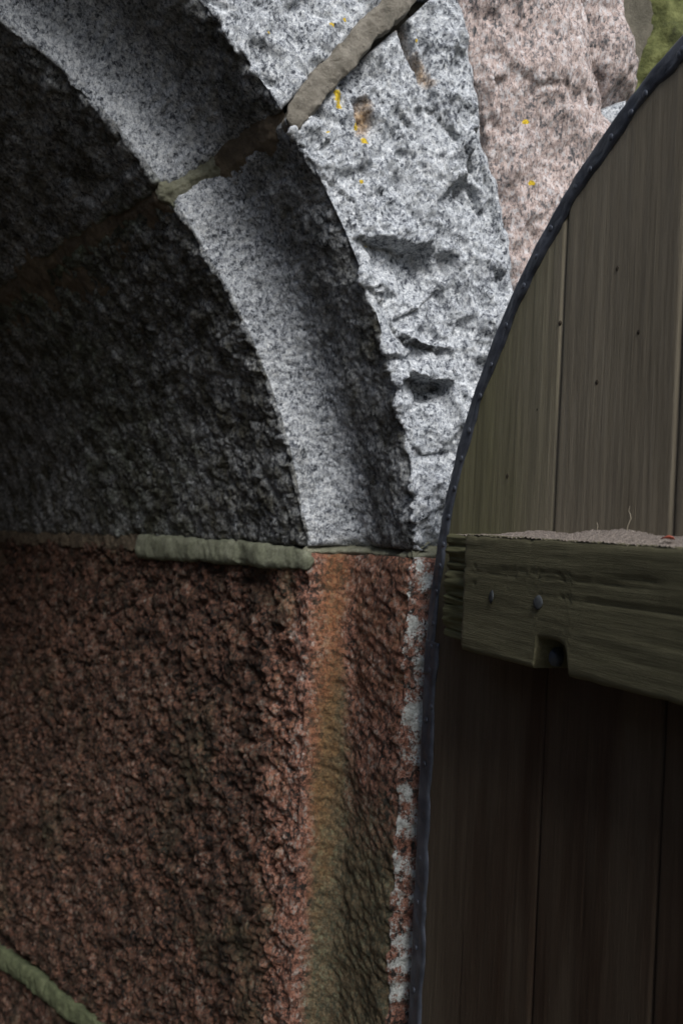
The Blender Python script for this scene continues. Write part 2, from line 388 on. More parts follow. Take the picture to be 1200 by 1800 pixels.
    for a_, b_2, r_ in ((592, 168, .013), (598, 182, .010), (642, 246, .009), (548, 122, .007), (625, 222, .006), (575, 232, .005), (700, 10, .004), (635, 320, .004), (735, 70, .004), (660, 60, .004), (560, 145, .004), (655, 430, .003)):
        c = on_y(a_, b_2, YF)[[0, 2]]; yel = np.maximum(yel, np.exp(-((wx-c)**2).sum(1)/(r_*r_)))
    c = on_y(640, 205, YF)[[0, 2]]; rust = f_*.75*np.exp(-((wx-c)**2/np.array([.018, .036])**2).sum(1))
    d, t, sg = polydist(wx, px2([(700, 25), (722, 80), (755, 148)])); rust = np.maximum(rust, f_*.6*np.exp(-(d/.012)**2))
    inner_alg = sstep(4, 4.01, S)*np.exp(-i['d1']/.12)*np.exp(-(i['A']-i['s_in'])/.5)
    algae = np.clip(.50*sstep(3.9, 4, S)*np.exp(-((i['A']-i['s_in']-.55)/.4)**2) + .62*inner_alg + .75*sstep(2.9, 3.2, S)*np.exp(-i['d1']/.028), 0, 1)
    shade_grime = .62*strip*sstep(i['s_in']-.02, i['s_in']-.19, i['A']) + .95*rough + f_*.30*np.clip(fbm(P, 7, 4, .6, 77.)+.1, 0, 1) + .62*sstep(2.9, 3.1, S)*(S < 3.9)  # reveal and rebate terms are painted shade, the face term is weathering
    return D, dict(yellow=yel*f_*.9, rust=rust, algae=algae, shade_grime=shade_grime)
def disp_v1(i):
    P, S = i['P'], i['S']; f_ = ((S >= 1) & (S <= 1.5)).astype(float)
    D = .004*fbm(P, 10, 4, .5, 31.) + .0016*fbm(P, 70, 3, .6, 3.) + arris_chips(i, .012, 12.)
    rough = sstep(3.6, 4.2, S); strip = ((S > 1.6) & (S < 3)).astype(float)
    D += rough*tool_marks(P, .0085, 36, 11.) + strip*tool_marks(P, .0040, 48, 12.)
    D += f_*facets(P*[1, .3, .8], 14, .0125, 23., (0, 0, -.4)) + f_*facets(P*[1, .3, .7], 36, .0042, 28.)
    D += f_*(.003*ridg(P*[1, 1, .7], 14, 4, .5, 22.) - .004 + .0015*fbm(P*[1, 1, .5], 60, 4, .6, 9.))
    X = P[:, [0, 2]]; yel = np.zeros(len(P))
    for a_, b_2, r_ in ((580, 47, .006), (605, 35, .004), (470, 60, .003)):
        c = on_y(a_, b_2, YF)[[0, 2]]; yel = np.maximum(yel, np.exp(-((X-c)**2).sum(1)/(r_*r_)))
    alg = .7*sstep(2.9, 3.2, S)*np.exp(-i['d0']/.03)
    return D, dict(yellow=yel*f_, algae=alg, shade_grime=.62*strip*sstep(i['s_in']-.04, i['s_in']-.21, i['A'])+.9*rough + f_*.25*np.clip(fbm(P, 7, 4, .6, 47.)+.1, 0, 1) + .48*sstep(2.9, 3.1, S)*(S < 3.9), rust=.25*sstep(2.9, 3.1, S)*np.exp(-(i['A']-i['s_in'])**2/.0004))  # reveal and rebate darkened as painted shade, the face only weathered
def disp_j1(i):
    P, S = i['P'], i['S']; f_ = ((S >= 1) & (S <= 1.5)).astype(float)
    rev = sstep(-.02, .05, i['A']-i['s_in']); stp = ((S > 1.6) & (S < 3.6)).astype(float)
    D = .004*fbm(P, 9, 3, .5, 51.) + .0016*fbm(P, 80, 3, .6, 5.) + arris_chips(i, .010, 22.)
    pits = (tool_marks(P, .0105, 28, 21.) + .004*fbm(P, 75, 3, .6, 33.))*(.75+.5*np.clip(fbm(P, 5, 2, off=12.), -1, 1)) - .011*np.clip(ridg(P@np.array([[1, 0, .6], [0, .8, .3], [-.4, 0, .8]]), 24, 3, .5, 7.)-.6, 0, 1)
    D += rev*pits
    # slanting tool marks in the hollow of the rebate
    ch = P[:, 2]*1.0 + np.abs(P[:, 1]-YI)*.25
    Q = np.stack([P[:, 0]*.8, P[:, 1]*.55, ch*1.3], 1)
    D += stp*(.0022*fbm(Q, 52, 4, .6, 3.) + .002*fbm(P, 25, 3, .5, 13.)) + f_*.0028*fbm(P, 60, 4, .6)
    c = on_y(770, 1070, YF)[[0, 2]]; D -= f_*.02*np.exp(-((P[:, [0, 2]]-c)**2).sum(1)/.0002)
    z = P[:, 2]; cove = np.exp(-((i['A']-(i['s_in']-.063))/.034)**2)*sstep(i['s_out']+.02, i['s_out']+.05, i['A'])
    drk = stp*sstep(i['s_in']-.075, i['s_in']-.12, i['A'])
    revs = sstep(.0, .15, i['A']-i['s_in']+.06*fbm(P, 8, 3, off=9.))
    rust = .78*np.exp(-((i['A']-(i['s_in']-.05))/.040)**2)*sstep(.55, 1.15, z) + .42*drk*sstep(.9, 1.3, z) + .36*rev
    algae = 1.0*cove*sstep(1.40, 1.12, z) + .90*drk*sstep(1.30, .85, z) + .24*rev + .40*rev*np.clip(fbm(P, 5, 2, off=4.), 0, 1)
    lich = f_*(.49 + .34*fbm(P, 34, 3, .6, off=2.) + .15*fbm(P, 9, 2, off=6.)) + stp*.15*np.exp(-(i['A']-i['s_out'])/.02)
    return D, dict(rust=rust, algae=algae, lichen=lich*sstep(.004, .03, z*0+1), shade_grime=.68*revs+.35*drk)  # darkening of reveal and rebate stands in for shade
def disp_plain(amp=.005, off=0.):
    def f(i):
        P = i['P']; r = sstep(3.6, 4.2, i['S'])
        return amp*fbm(P, 10, 4, .5, off) + arris_chips(i, .01, off) + .003*fbm(P, 45, 3, .6, off) + r*.004*fbm(P, 30, 2, .5, off), dict(shade_grime=.4*r)
    return f
arch = root('stone_archway', 'rough granite arch with red lower jamb blocks and mortar beads, left of the door', 'archway', (CX, YF, 0))
deg = lambda a: RA*math.radians(a)
T_A = deg(39.9)
LO = dict(dt=.012, n=(.03, .012, .012, .012, .02))
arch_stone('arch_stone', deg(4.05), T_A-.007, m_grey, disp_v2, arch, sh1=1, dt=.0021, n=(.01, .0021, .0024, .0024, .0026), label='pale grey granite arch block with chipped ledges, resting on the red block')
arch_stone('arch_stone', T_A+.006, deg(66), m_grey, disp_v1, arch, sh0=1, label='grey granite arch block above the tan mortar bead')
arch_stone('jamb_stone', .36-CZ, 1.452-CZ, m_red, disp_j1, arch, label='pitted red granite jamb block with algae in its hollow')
arch_stone('jamb_stone', -.35-CZ+.0, .335-CZ, m_red, disp_j1, arch, dt=.006, n=(.02, .008, .008, .008, .006))
for k, (a, b) in enumerate(((66.8, 93), (93.8, 121), (121.8, 148), (148.8, 175.5))):
    arch_stone('arch_stone', deg(a), deg(b), m_grey, disp_plain(.005, 60+k*9.), arch, **LO)
tl = math.pi*RA
arch_stone('jamb_stone', deg(176.2), tl+.62, m_red, disp_plain(.006, 90.), arch, **LO)
arch_stone('jamb_stone', tl+.63, tl+CZ+.2, m_red, disp_plain(.006, 99.), arch, **LO)
# solid joint fill just behind the stones, running round the whole opening
def core():
    t = np.concatenate([np.linspace(-CZ-.2, tl+CZ+.2, 700)])
    prof, sid, R = profile(t, (.05, .02, .02, .02, .05), 1.62)
    P = surf(t, prof, R); Nn = normals(P); k = int(np.argmax(sid == 1))
    if Nn[350, k, 1] > 0: Nn = -Nn
    Pf = P.reshape(-1, 3); V = Pf - Nn.reshape(-1, 3)*(.036 + .024*np.tile(sid < 1.6, len(t)) + .005*fbm(Pf, 20, 3))[:, None]
    V[:, 1] = np.maximum(V[:, 1], YF+.058)
    grid_mesh('joint_fill', V, len(t), P.shape[1], m_core, arch)
core()
# mortar laid over the joints: sheets whose height wanders in and out of the stone
def mortar_sheet(name, tfun, s_lo, s_hi, hfun, mat, label=None, dn=.003, L=1.6, tw=.06):
    nt_ = int(tw*2/dn); tt = np.linspace(-tw, tw, nt_)
    tm = T_A if tfun is None else tfun
    t = tm + tt; prof, sid, R = profile(t, (.01, dn, dn, dn, dn), L)
    arc = np.concatenate([[0], np.cumsum(np.linalg.norm(np.diff(prof[nt_//2], axis=0), axis=1))])
    ref = arc[np.argmax(sid == 4)]
    P = surf(t, prof, R, t[:, None] + (tilt(arc, ref, arc[np.argmax(sid == 2)])[None] if tfun is None else 0*arc[None])); Nn = normals(P); k = int(np.argmax(sid == 1))
    if Nn[nt_//2, k, 1] > 0: Nn = -Nn
    sel = (arc-ref > s_lo) & (arc-ref < s_hi); P = P[:, sel]; Nn = Nn[:, sel]; ns = P.shape[1]
    Pf = P.reshape(-1, 3); A = np.tile(arc[sel]-ref, nt_); TT = np.repeat(tt, ns)
    u = (A-s_lo)/(s_hi-s_lo)
    h = hfun(Pf, A, TT, u)
    V = Pf + Nn.reshape(-1, 3)*h[:, None]
    return grid_mesh(name, V, nt_, ns, mat, arch, None, label)
# joint between the two arch blocks: reveal smear, mossy step, brown patch in the rebate
def h_rev(P, A, T, u):
    w_ = .034 + .10*sstep(0, .5, A); c = -.018-.055*sstep(0, .5, A)
    k = 1-np.abs(T-c)/w_
    return .010*sstep(-.3, .7, k) - .012 + .006*fbm(P, 16, 4, .6, 2.) + .02*np.clip(k, -1, 0)
mortar_sheet('mortar_joint', None, .004, 1.35, h_rev, m_mortar_brown, 'brown smeared mortar joint fading into the dark reveal', tw=.17, dn=.004)
def h_step(P, A, T, u):
    k = 1-np.abs(T+.002)/(.013+.006*sstep(-.06, -.01, A))
    return -.004 + .008*np.clip(k, -2, 1) + .004*fbm(P, 50, 3, .6, 3.)
mortar_sheet('mortar_joint', None, -.105, .012, h_step, m_mortar_pale, 'mossy green mortar joint on the lit rebate', tw=.035, dn=.002)
def h_dark(P, A, T, u):
    k = 1-np.abs(T+.016)/(.040)
    return -.008 + .009*np.clip(k, -2, 1)*sstep(0, .15, u)*sstep(1, .9, u) - .006*sstep(.2, 0, u) + .003*fbm(P, 30, 3, .6, 5.)
mortar_sheet('mortar_joint', None, -.285, -.085, h_dark, m_mortar_brown, 'brown mortar patch in the shaded rebate', tw=.055, dn=.0025)
def h_spring(P, A, T, u):
    return -.021 + .015*np.clip(1-np.abs(T+.004)/.012, -1, 1) + .006*fbm(P, 40, 3, .6, 8.) + .007*fbm(P, 10, 2, .6, 18.)
mortar_sheet('mortar_joint', 1.458-CZ, -.36, .01, h_spring, m_mortar_pale, 'thin pale mortar line under the grey arch block', tw=.02, dn=.002)
def bead(name, pts, nrm, wid, hgt, mat, label, seed=0., closed_ends=True, prof_k=28, rag=.22):
    """hand-laid rounded strip of mortar along pts on a surface with normals nrm"""
    pts = np.array(pts, float); nrm = np.array(nrm, float)
    seg = np.r_[0, np.cumsum(np.linalg.norm(np.diff(pts, axis=0), axis=1))]; n = int(seg[-1]/.0025)
    s = np.linspace(0, seg[-1], n); C = np.stack([np.interp(s, seg, pts[:, k]) for k in range(3)], 1)
    W = np.interp(s, seg, wid); Hh = np.interp(s, seg, hgt)*.5*(1+.25*fbm(np.stack([s, 0*s+seed, 0*s], 1), 14, 3)); Nn = np.stack([np.interp(s, seg, nrm[:, k]) for k in range(3)], 1)
    Nn /= np.linalg.norm(Nn, axis=1, keepdims=True); T = np.gradient(C, axis=0); T /= np.linalg.norm(T, axis=1, keepdims=True)
    B = np.cross(T, Nn); B /= np.linalg.norm(B, axis=1, keepdims=True)
    end = np.minimum(s, seg[-1]-s); capf = sstep(-.002, .008, end)
    th = np.linspace(0, 2*math.pi, prof_k*2, endpoint=False)
    V = []
    for k in th:
        c_, s_ = math.cos(k), math.sin(k)
        q = C + s[:, None]*0
        e = (fbm(np.stack([s, np.full(n, math.copysign(.7, c_)), np.full(n, 3.)], 1), 17, 5, .62, seed))*rag*W
        cw = abs(c_)**.8*math.copysign(1, c_); sh = (abs(s_)**.7)*math.copysign(1, s_)
        V.append(C + B*(cw*(W/2*(.35+.65*capf)))[:, None] + Nn*((sh*Hh*(.5+.5*capf) if s_ > 0 else sh*.028+0*Hh))[:, None])
    V = np.array(V)  # (2k, n, 3)
    c0 = V[:, :1].mean(0, keepdims=True).repeat(len(th), 0); c1 = V[:, -1:].mean(0, keepdims=True).repeat(len(th), 0)
    V = np.concatenate([c0, V, c1], 1)
    F_ = V.reshape(-1, 3); F_ = F_ + np.stack([fbm(F_, 55, 4, .6, seed+k) for k in range(3)], 1)*(.012*rag) + np.stack([fbm(F_, 17, 3, .5, seed+k) for k in range(3)], 1)*.0035
    return grid_mesh(name, F_, len(th), n+2, mat, arch, None, label, wrap_u=True)
pA = [on_y(*p, YF-.004) for p in ((511, 222), (526, 194), (560, 151), (601, 104), (643, 58), (694, 6), (745, -62))]
bead('mortar_bead', pA, [(0, -1, 0)]*7, [.026, .036, .036, .034, .035, .038, .038], [.014, .014, .016, .015, .012, .010, .01], m_mortar, 'tan mortar bead climbing the joint on the pale face', 3.)
def on_reveal(px, py):
    """point on the splayed reveal below the springing"""
    d = ray(px, py); a0 = np.array([CX+1.097-.087, YI+.004]); dr = np.array([-.31, .951])
    Mx = np.array([[d[0], -dr[0]], [d[1], -dr[1]]]); k = np.linalg.solve(Mx, a0); return CAM + d*k[0]
nR = (-.951, -.31, 0)
pB = [on_reveal(*p) for p in ((246, 960), (300, 963), (350, 967), (400, 970), (440, 972), (480, 977), (515, 982), (540, 985))] + [np.array([CX+1.097-.080, YI-.002, 1.437])]
bead('mortar_bead', pB, [nR]*8+[(-.6, -1, 0)], [.050, .050, .047, .045, .044, .042, .038, .030, .016], [.030, .030, .028, .030, .030, .026, .02, .012, .006], m_mortar_green, 'pale green mortar bead under the grey arch block', 7., rag=.1)
pB2 = [on_reveal(*p) for p in ((-60, 938), (40, 945), (120, 948), (190, 951), (250, 955))]
bead('mortar_bead', pB2, [nR]*5, [.035]*5, [.006, .008, .008, .006, .006], m_mortar_brown, 'thin dark mortar seam at the left end of the long joint', 9.)
pC = [on_reveal(*p) for p in ((-60, 1636), (0, 1682), (40, 1710), (80, 1740), (120, 1772), (160, 1800), (230, 1850), (330, 1925))]
bead('mortar_bead', pC, [nR]*8, [.042, .046, .050, .052, .048, .036, .03, .03], [.018, .019, .02, .02, .018, .013, .010, .010], m_mortar_algae, 'green algae covered mortar bead in the lower left corner', 13., rag=.16)
c0 = np.array([CX+RA*0, 0, 0])
pD = [on_y(*p, YI+.012) for p in ((303, 352), (318, 372), (330, 390), (342, 398))]
bead('mortar_bead', pD, [(-.5, -1, -.2)]*4, [.010, .016, .018, .010], [.008]*4, m_mortar_green, 'small curled flake of mortar at the inner edge', 17.)
# ================================================================ THE RUBBLE WALL RIGHT OF AND ABOVE THE ARCH
wall = root('granite_wall', 'rough pink granite wall stones behind the curved top of the door', 'wall', (1.4, YF, 0))
def wall_stone(name, poly, mat, amp, y0, label=None, step=.004, bulge=.03, strk=.004, seed=0., moss=0., holes=(), rim=0.):
    """slab of rock filling a polygon of the wall face, its rim turned back into the wall"""
    poly = np.array(poly, float); lo = poly.min(0)-.01; hi = poly.max(0)+.01
    nx = int((hi[0]-lo[0])/step)+2; nz = int((hi[1]-lo[1])/step)+2
    # polar-free: square grid mapped to polygon distance
    X, Z = np.meshgrid(np.linspace(lo[0], hi[0], nx), np.linspace(lo[1], hi[1], nz), indexing='ij'); Q = np.stack([X.ravel(), Z.ravel()], 1)
    P3 = np.stack([Q[:, 0], Q[:, 0]*0+y0, Q[:, 1]], 1)
    wq = Q + .008*np.stack([fbm(P3, 12, 4, .5, seed), fbm(P3, 12, 4, .5, seed+4)], 1)
    d, t, sg = polydist(wq, np.vstack([poly, poly[:1]]))
    inside = np.zeros(len(Q), bool); n = len(poly)
    for k in range(n):
        a, b = poly[k], poly[(k+1) % n]; c = ((a[1] > wq[:, 1]) != (b[1] > wq[:, 1])) & (wq[:, 0] < (b[0]-a[0])*(wq[:, 1]-a[1])/(b[1]-a[1]+1e-12)+a[0]); inside ^= c
    sd = np.where(inside, d, -d)
    h = bulge*(1-np.exp(-np.clip(sd, 0, 1)/.035)) - bulge + .0 - 4*np.clip(.002-sd, 0, .03)
    h += amp*fbm(P3, 9, 4, .5, seed) + .3*amp*ridg(P3*[1, 1, .6], 20, 3, .5, seed) + facets(P3*[1, .3, .7], 13, amp*1.2, seed) + strk*fbm(P3*[1.6, 1, .35], 48, 4, .6, seed)
    for (hx, hz, rx, rz, dp) in holes: h -= dp*np.exp(-(((wq[:, 0]-hx)/rx)**2+((wq[:, 1]-hz)/rz)**2)**1.5)
    V = P3.copy(); V[:, 1] = y0 - h
    at = dict(algae=np.clip(moss+rim*np.exp(-np.clip(sd, 0, 1)/.03), 0, 1), yellow=0*h, rust=0*h, lichen=0*h, shade_grime=0*h)
    for (ya, yb, r_) in ((835, 140, .006), (930, 210, .006), (940, 318, .006), (765, 130, .005), (880, 380, .004), (895, 385, .006)):
        c = on_y(ya, yb, YF)[[0, 2]]; at['yellow'] = np.maximum(at['yellow'], np.exp(-((Q-c)**2).sum(1)/(r_*r_)))
    V[:, 1] = np.minimum(V[:, 1], y0+.11)
    return grid_mesh(name, V, nx, nz, mat, wall, at, label)
def p2(*pts): return [tuple(on_y(a, b, YF)[[0, 2]]) for a, b in pts]
ca = on_y(1085, 165, YF); 
e0 = p2((828, -160), (824, 0), (858, 200), (898, 400), (914, 500)); 
wall_stone('wall_stone', e0 + [(.800, 1.78), (.80, 1.50), (1.02, 1.50), (1.04, 1.9)] + p2((1115, 250), (1072, 180), (1060, 90), (1048, 0), (1030, -160)), m_pink, .011, YF+.004, 'large pink granite wall stone with vertical streaks', step=.003, seed=5., strk=.006)
wall_stone('wall_stone', p2((1015, -160), (1036, 0), (1050, 90), (1060, 160), (1088, 192), (1150, 150), (1158, 90), (1140, 0), (1120, -160)), m_pink, .014, YF+.018, 'narrower pink granite stone with a dark hollow', step=.003, seed=15., bulge=.05, strk=.006, holes=[(on_y(1066, 150, YF)[0], on_y(1066, 150, YF)[2], .018, .035, .035)], rim=.35)
wall_stone('wall_stone', p2((1075, 182), (1090, 172), (1120, 160), (1135, 200), (1100, 230)), m_grey, .003, YF+.02, 'small pale chip of stone wedged beside the door', step=.003, seed=25., bulge=.02)
def moss_mat():
    m, t, b = new_mat('mossy_stone', .95); N = NT(t)
    c = N.ramp(N.noise(22, 5, .65), [(.35, (.022, .026, .008)), (.5, (.07, .078, .024)), (.65, (.15, .16, .06))]); N.L(c, b.inputs['Base Color'])
    N.bump(N.noise(90, 5, .7), .006, b); return m
m_moss = moss_mat()
wall_stone('wall_stone', [(1.12, 1.55), (1.70, 1.5), (1.75, 2.2), (1.65, 2.75), (1.12, 2.75), (1.07, 2.2)], m_moss, .02, YF+.10, 'moss covered wall stone set back at the far right', step=.008, seed=35., bulge=.07)
# remaining stones of the wall, out of the picture's frame
rs = np.random.RandomState(3)
def box_stone(x0, z0, x1, z1, seed):
    j = lambda: rs.uniform(-.03, .03)
    pl = [(x0+.01+abs(j())*.5, z0+.02), ((x0+x1)/2, z0+.008+abs(j())*.3), (x1-.02, z0+.02), (x1-.01, (z0+z1)/2), (x1-.02, z1-.03), ((x0+x1)/2+j(), z1-.01), (x0+.02, z1-.03), (x0+.01, (z0+z1)/2)]
    wall_stone('wall_stone', pl, [m_pink, m_grey, m_red][rs.randint(3)], .010, YF+.02, None, step=.014, bulge=.04, seed=seed)
sd_ = 50.
def row(x0, x1, z0, z1, n):
    global sd_
    xs = np.linspace(x0, x1, n+1); xs[1:-1] += rs.uniform(-.06, .06, n-1)
    for k in range(n): sd_ += 7; box_stone(xs[k], z0, xs[k+1], z1, sd_)
row(.88, 2.9, -.1, .45, 4); row(.88, 2.9, .46, 1.0, 3); row(.88, 2.9, 1.01, 1.48, 4); row(1.77, 2.9, 1.49, 2.1, 2); row(1.77, 2.9, 2.11, 2.75, 2)
row(-3.8, -1.84, -.1, .5, 4); row(-3.8, -1.84, .51, 1.1, 3); row(-3.8, -1.86, 1.11, 1.7, 4); row(-3.8, -2.0, 1.71, 2.3, 3); row(-3.8, -1.5, 2.31, 2.75, 4)
row(-3.8, 2.9, 2.84, 3.4, 10)
# wall body behind the stones, with the opening cut out
def wall_body():
    xs = np.linspace(-3.9, 3.0, 140); me_bm = bmesh.new()
    n = 64; inner = []; 
    inner.append((CX+1.16, -.1))
    for k in range(n+1):
        a = math.pi*k/n; inner.append((CX+1.16*math.cos(a), CZ+1.16*math.sin(a)))
    inner.append((CX-1.16, -.1))
    outer = []
    for (x, z) in inner:
        a = math.atan2(z-CZ, x-CX); 
        if z < CZ-.01: outer.append((3.0 if x > CX else -3.9, -.1)); continue
        c_, s_ = math.cos(a), math.sin(a)
        k = min(((3.0-CX) if c_ > 0 else (3.9+CX))/max(abs(c_), 1e-6), (3.45-CZ)/max(s_, 1e-6)); outer.append((CX+k*c_, CZ+k*s_))
    def ring(pts, y): return [me_bm.verts.new((x, y, z)) for x, z in pts]
    a0 = ring(inner, YF+.13); a1 = ring(outer, YF+.13); b0 = ring(inner, 3.15); b1 = ring(outer, 3.15)
    for k in range(len(inner)-1):
        for A_, B_ in ((a0, a1), (b1, b0), (a1, b1), (b0, a0)):
            try: me_bm.faces.new((A_[k], A_[k+1], B_[k+1], B_[k]))
            except ValueError: pass
    bm_obj('wall_core', me_bm, m_core, wall, smooth=False)
wall_body()
# passage beyond the splayed reveals
def passage():
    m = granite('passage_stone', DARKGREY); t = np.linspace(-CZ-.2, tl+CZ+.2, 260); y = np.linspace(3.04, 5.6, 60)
    rr = 1.097-.145-.31*1.57; dx, dz, ex, ez, ph = arc_frame(t)
    rr = rr + 0*t
    V = np.stack([(ex+rr*dx)[:, None]+0*y[None], 0*t[:, None]+y[None], (ez+rr*dz)[:, None]+0*y[None]], -1).reshape(-1, 3)
    V += (fbm(V, 4, 4)*.03)[:, None]*np.array([1, 0, 1])
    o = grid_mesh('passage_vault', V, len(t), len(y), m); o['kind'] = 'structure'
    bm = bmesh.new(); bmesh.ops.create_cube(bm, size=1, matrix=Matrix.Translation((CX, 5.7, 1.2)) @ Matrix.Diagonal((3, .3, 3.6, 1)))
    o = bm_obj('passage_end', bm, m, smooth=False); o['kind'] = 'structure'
passage()
# added unseen wall that blocks low sky light from door and reveals
def sky_blocker():
    m = granite('blocker_stone', DARKGREY); y = np.linspace(-6, YF-.02, 160); z = np.linspace(-.1, 3.3, 110); Y, Z = np.meshgrid(y, z, indexing='ij')
    P = np.stack([0*Y, Y, Z], -1).reshape(-1, 3); b, s_, v = worley(P*[1, 1.6, 2.4], 1.0, 3.)
    h = .06*(1-np.exp(-(s_-b)/.12)) + .05*v + .015*fbm(P, 5, 4)
    V = P.copy(); V[:, 0] = -2.35+h; g = V.reshape(160, 110, 3); bk = g[:, -1:].copy(); bk[..., 0] = -2.9; bk2 = bk.copy(); bk2[..., 2] = -.1
    g = np.concatenate([g, bk, bk2], 1)
    e0 = g[:1].copy(); e0[..., 0] = -2.9; g = np.concatenate([e0, g], 0)
    o = grid_mesh('blocker_wall', g.reshape(-1, 3), g.shape[0], g.shape[1], m); o['label'] = 'unseen coarse stone wall added to block low sky light, left of the camera'; o['category'] = 'wall'
sky_blocker()
# ground
def ground():
    m, t, b = new_mat('ground_dirt', .95); N = NT(t)
    c = N.ramp(N.noise(3, 8, .65), [(.3, (.03, .027, .018)), (.5, (.065, .055, .04)), (.7, (.05, .06, .022))]); N.L(c, b.inputs['Base Color']); N.bump(N.noise(40, 6, .7), .02, b)
    bm = bmesh.new(); n = 90
    bmesh.ops.create_grid(bm, x_segments=n, y_segments=n, size=1)
    for v in bm.verts:
        r_ = max(abs(v.co.x), abs(v.co.y)); s = 1+59*r_**3; v.co.x *= s; v.co.y *= s
        v.co.z = .02*math.sin(v.co.x*2.1)*math.cos(v.co.y*1.7)-.02
    o = bm_obj('ground', bm, m); o['kind'] = 'structure'
ground()
# ================================================================ THE DOOR
XD = .65; DC, DZ, DR = .5745, 1.285, .752; TH = .05; BOT = .06
door = root('wooden_door', 'weathered plank door with curved iron edge band, swung open beside the stone arch', 'door', (XD, 1.33, BOT))
def wood(name, dark, mid, light, along='z', gscale=1.0, green=.5, bumpd=.0018):
    m, t, b = new_mat(name, .82); N = NT(t)
    st = (1, 1, .03) if along == 'z' else (1, .035, 1)
    v = N.mapping((1, 1, 1)) if False else N.warp(N.mapping(st), 6, .012)
    g = N.noise(210*gscale, 6, .65, v); g2 = N.noise(800*gscale, 4, .7, v); br = N.noise(12, 3, .6, v)
    f = N.math('ADD', N.math('MULTIPLY', g, .42), N.math('ADD', N.math('MULTIPLY', g2, .40), N.math('MULTIPLY', br, .22)))
    c = N.ramp(f, [(.30, dark), (.52, mid), (.74, light)])
    ri = N.attr('red'); c = N.mix(N.math('MULTIPLY', ri, N.ramp(N.noise(5, 3, .6, N.mapping((1, 2.2, .35))), [(.35, (.80, .80, .80)), (.65, (1, 1, 1))])), c, N.mix(1.0, c, (.125, .070, .042), 'MULTIPLY'))  # dark brown multiply carries the painted shade of the lower boards
    k = N.math('ADD', N.attr('green'), N.math('MULTIPLY', N.math('SUBTRACT', N.noise(9, 5, .65, N.mapping((1, 1, .25) if along == 'z' else (1, .4, 1))), .5), .9))
    k = N.math('MULTIPLY', N.ramp(k, [(.15, (0, 0, 0)), (.85, (1, 1, 1))]), green)
    c = N.mix(k, c, N.mix(.5, N.mix(1.0, c, (.85, .95, .45), 'MULTIPLY'), (.085, .10, .03)))
    sp = N.ramp(N.noise(420, 2, .5), [(.70, (0, 0, 0)), (.76, (1, 1, 1))]); c = N.mix(N.math('MULTIPLY', sp, .25), c, (.25, .24, .21))
    N.L(c, b.inputs['Base Color'])
    N.bump(N.math('ADD', f, N.math('MULTIPLY', N.noise(500, 3, .7), .15)), bumpd, b)
    return m
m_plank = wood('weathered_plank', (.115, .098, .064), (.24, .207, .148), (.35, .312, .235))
m_batten = wood('mossy_crossbar_wood', (.056, .052, .027), (.095, .088, .049), (.145, .136, .084), 'y', .9, .75)
m_endg = wood('end_wood', (.035, .033, .016), (.10, .095, .052), (.18, .17, .10), 'y', 1.0, .9)
def top_z(y):
    d = DR**2-(y-DC)**2
    return DZ + np.sqrt(np.maximum(d, 0))
def edge_y(z): return DC + np.sqrt(np.maximum(DR**2 - np.clip(z-DZ, 0, None)**2, 0))
def plank(y0a, y1a, seed, zt=None):
    """board between y0 and y1 (y1 nearer the hinge), its top cut to the arc; solid, with a worn front"""
    ny = max(6, int((y1a-y0a)/.003)); nz = 330
    u = np.linspace(0, 1, ny); v = np.linspace(0, 1, nz); U, Vv = np.meshgrid(u, v, indexing='ij')
    Y = y0a + (y1a-y0a)*U; zt_ = top_z(np.minimum(Y, DC+DR-.0005)); Z = BOT + (zt_-BOT)*Vv
    P = np.stack([0*Y+XD, Y, Z], -1).reshape(-1, 3)
    e = np.minimum(U, 1-U).ravel()*(y1a-y0a)
    h = .0006*fbm(P*[1, 1, .12], 22, 3, .5, seed) + .0004*fbm(P*[1, 1, .04], 130, 2, .5, seed) - .0028*np.exp(-e/.0018)
    h += -.0012*np.exp(-(((P[:, 1]-(y0a+.55*(y1a-y0a)+.006*fbm(P*[0, 0, 1], 2, 2, .5, seed))))/.0016)**2)*(fbm(P*[0, 0, 1], 3, 2, .5, seed) > .25)
    Ff = P.copy(); Ff[:, 0] -= h
    Bk = P.copy(); Bk[:, 0] += TH
    # one closed strip: front grid then back grid joined around the rim
    loopf = np.concatenate([Ff.reshape(ny, nz, 3)[:, :], ], 1)
    g = np.concatenate([Bk.reshape(ny, nz, 3)[:1], loopf, Bk.reshape(ny, nz, 3)[-1:]], 0)
    # wrap top and bottom
    def capcol(col):
        c = g[:, col].copy(); c[:, 0] = XD+TH; return c[:, None]
    g = np.concatenate([capcol(0), g, capcol(-1)], 1)
    yy = g[..., 1].ravel(); zz = g[..., 2].ravel()
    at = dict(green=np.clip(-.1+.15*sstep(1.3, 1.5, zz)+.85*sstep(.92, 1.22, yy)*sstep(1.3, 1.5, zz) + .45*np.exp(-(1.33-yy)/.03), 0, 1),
              red=np.clip(sstep(1.46, 1.36, zz)*(.85+.3*sstep(1.25, .95, yy)) + .22*sstep(1.1, .8, yy), 0, 1))  # lower boards browner, and darkened for the shade below the crossbar
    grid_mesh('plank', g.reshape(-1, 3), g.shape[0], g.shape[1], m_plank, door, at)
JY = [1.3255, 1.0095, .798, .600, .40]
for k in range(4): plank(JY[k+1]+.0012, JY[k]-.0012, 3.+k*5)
# back side of the door: plain ledged boards
bm = bmesh.new()
for z in (.45, 1.40): bmesh.ops.create_cube(bm, size=1, matrix=Matrix.Translation((XD+TH+.012, .87, z)) @ Matrix.Diagonal((.024, .84, .12, 1)))
bm_obj('back_ledge', bm, m_batten, door, smooth=False)
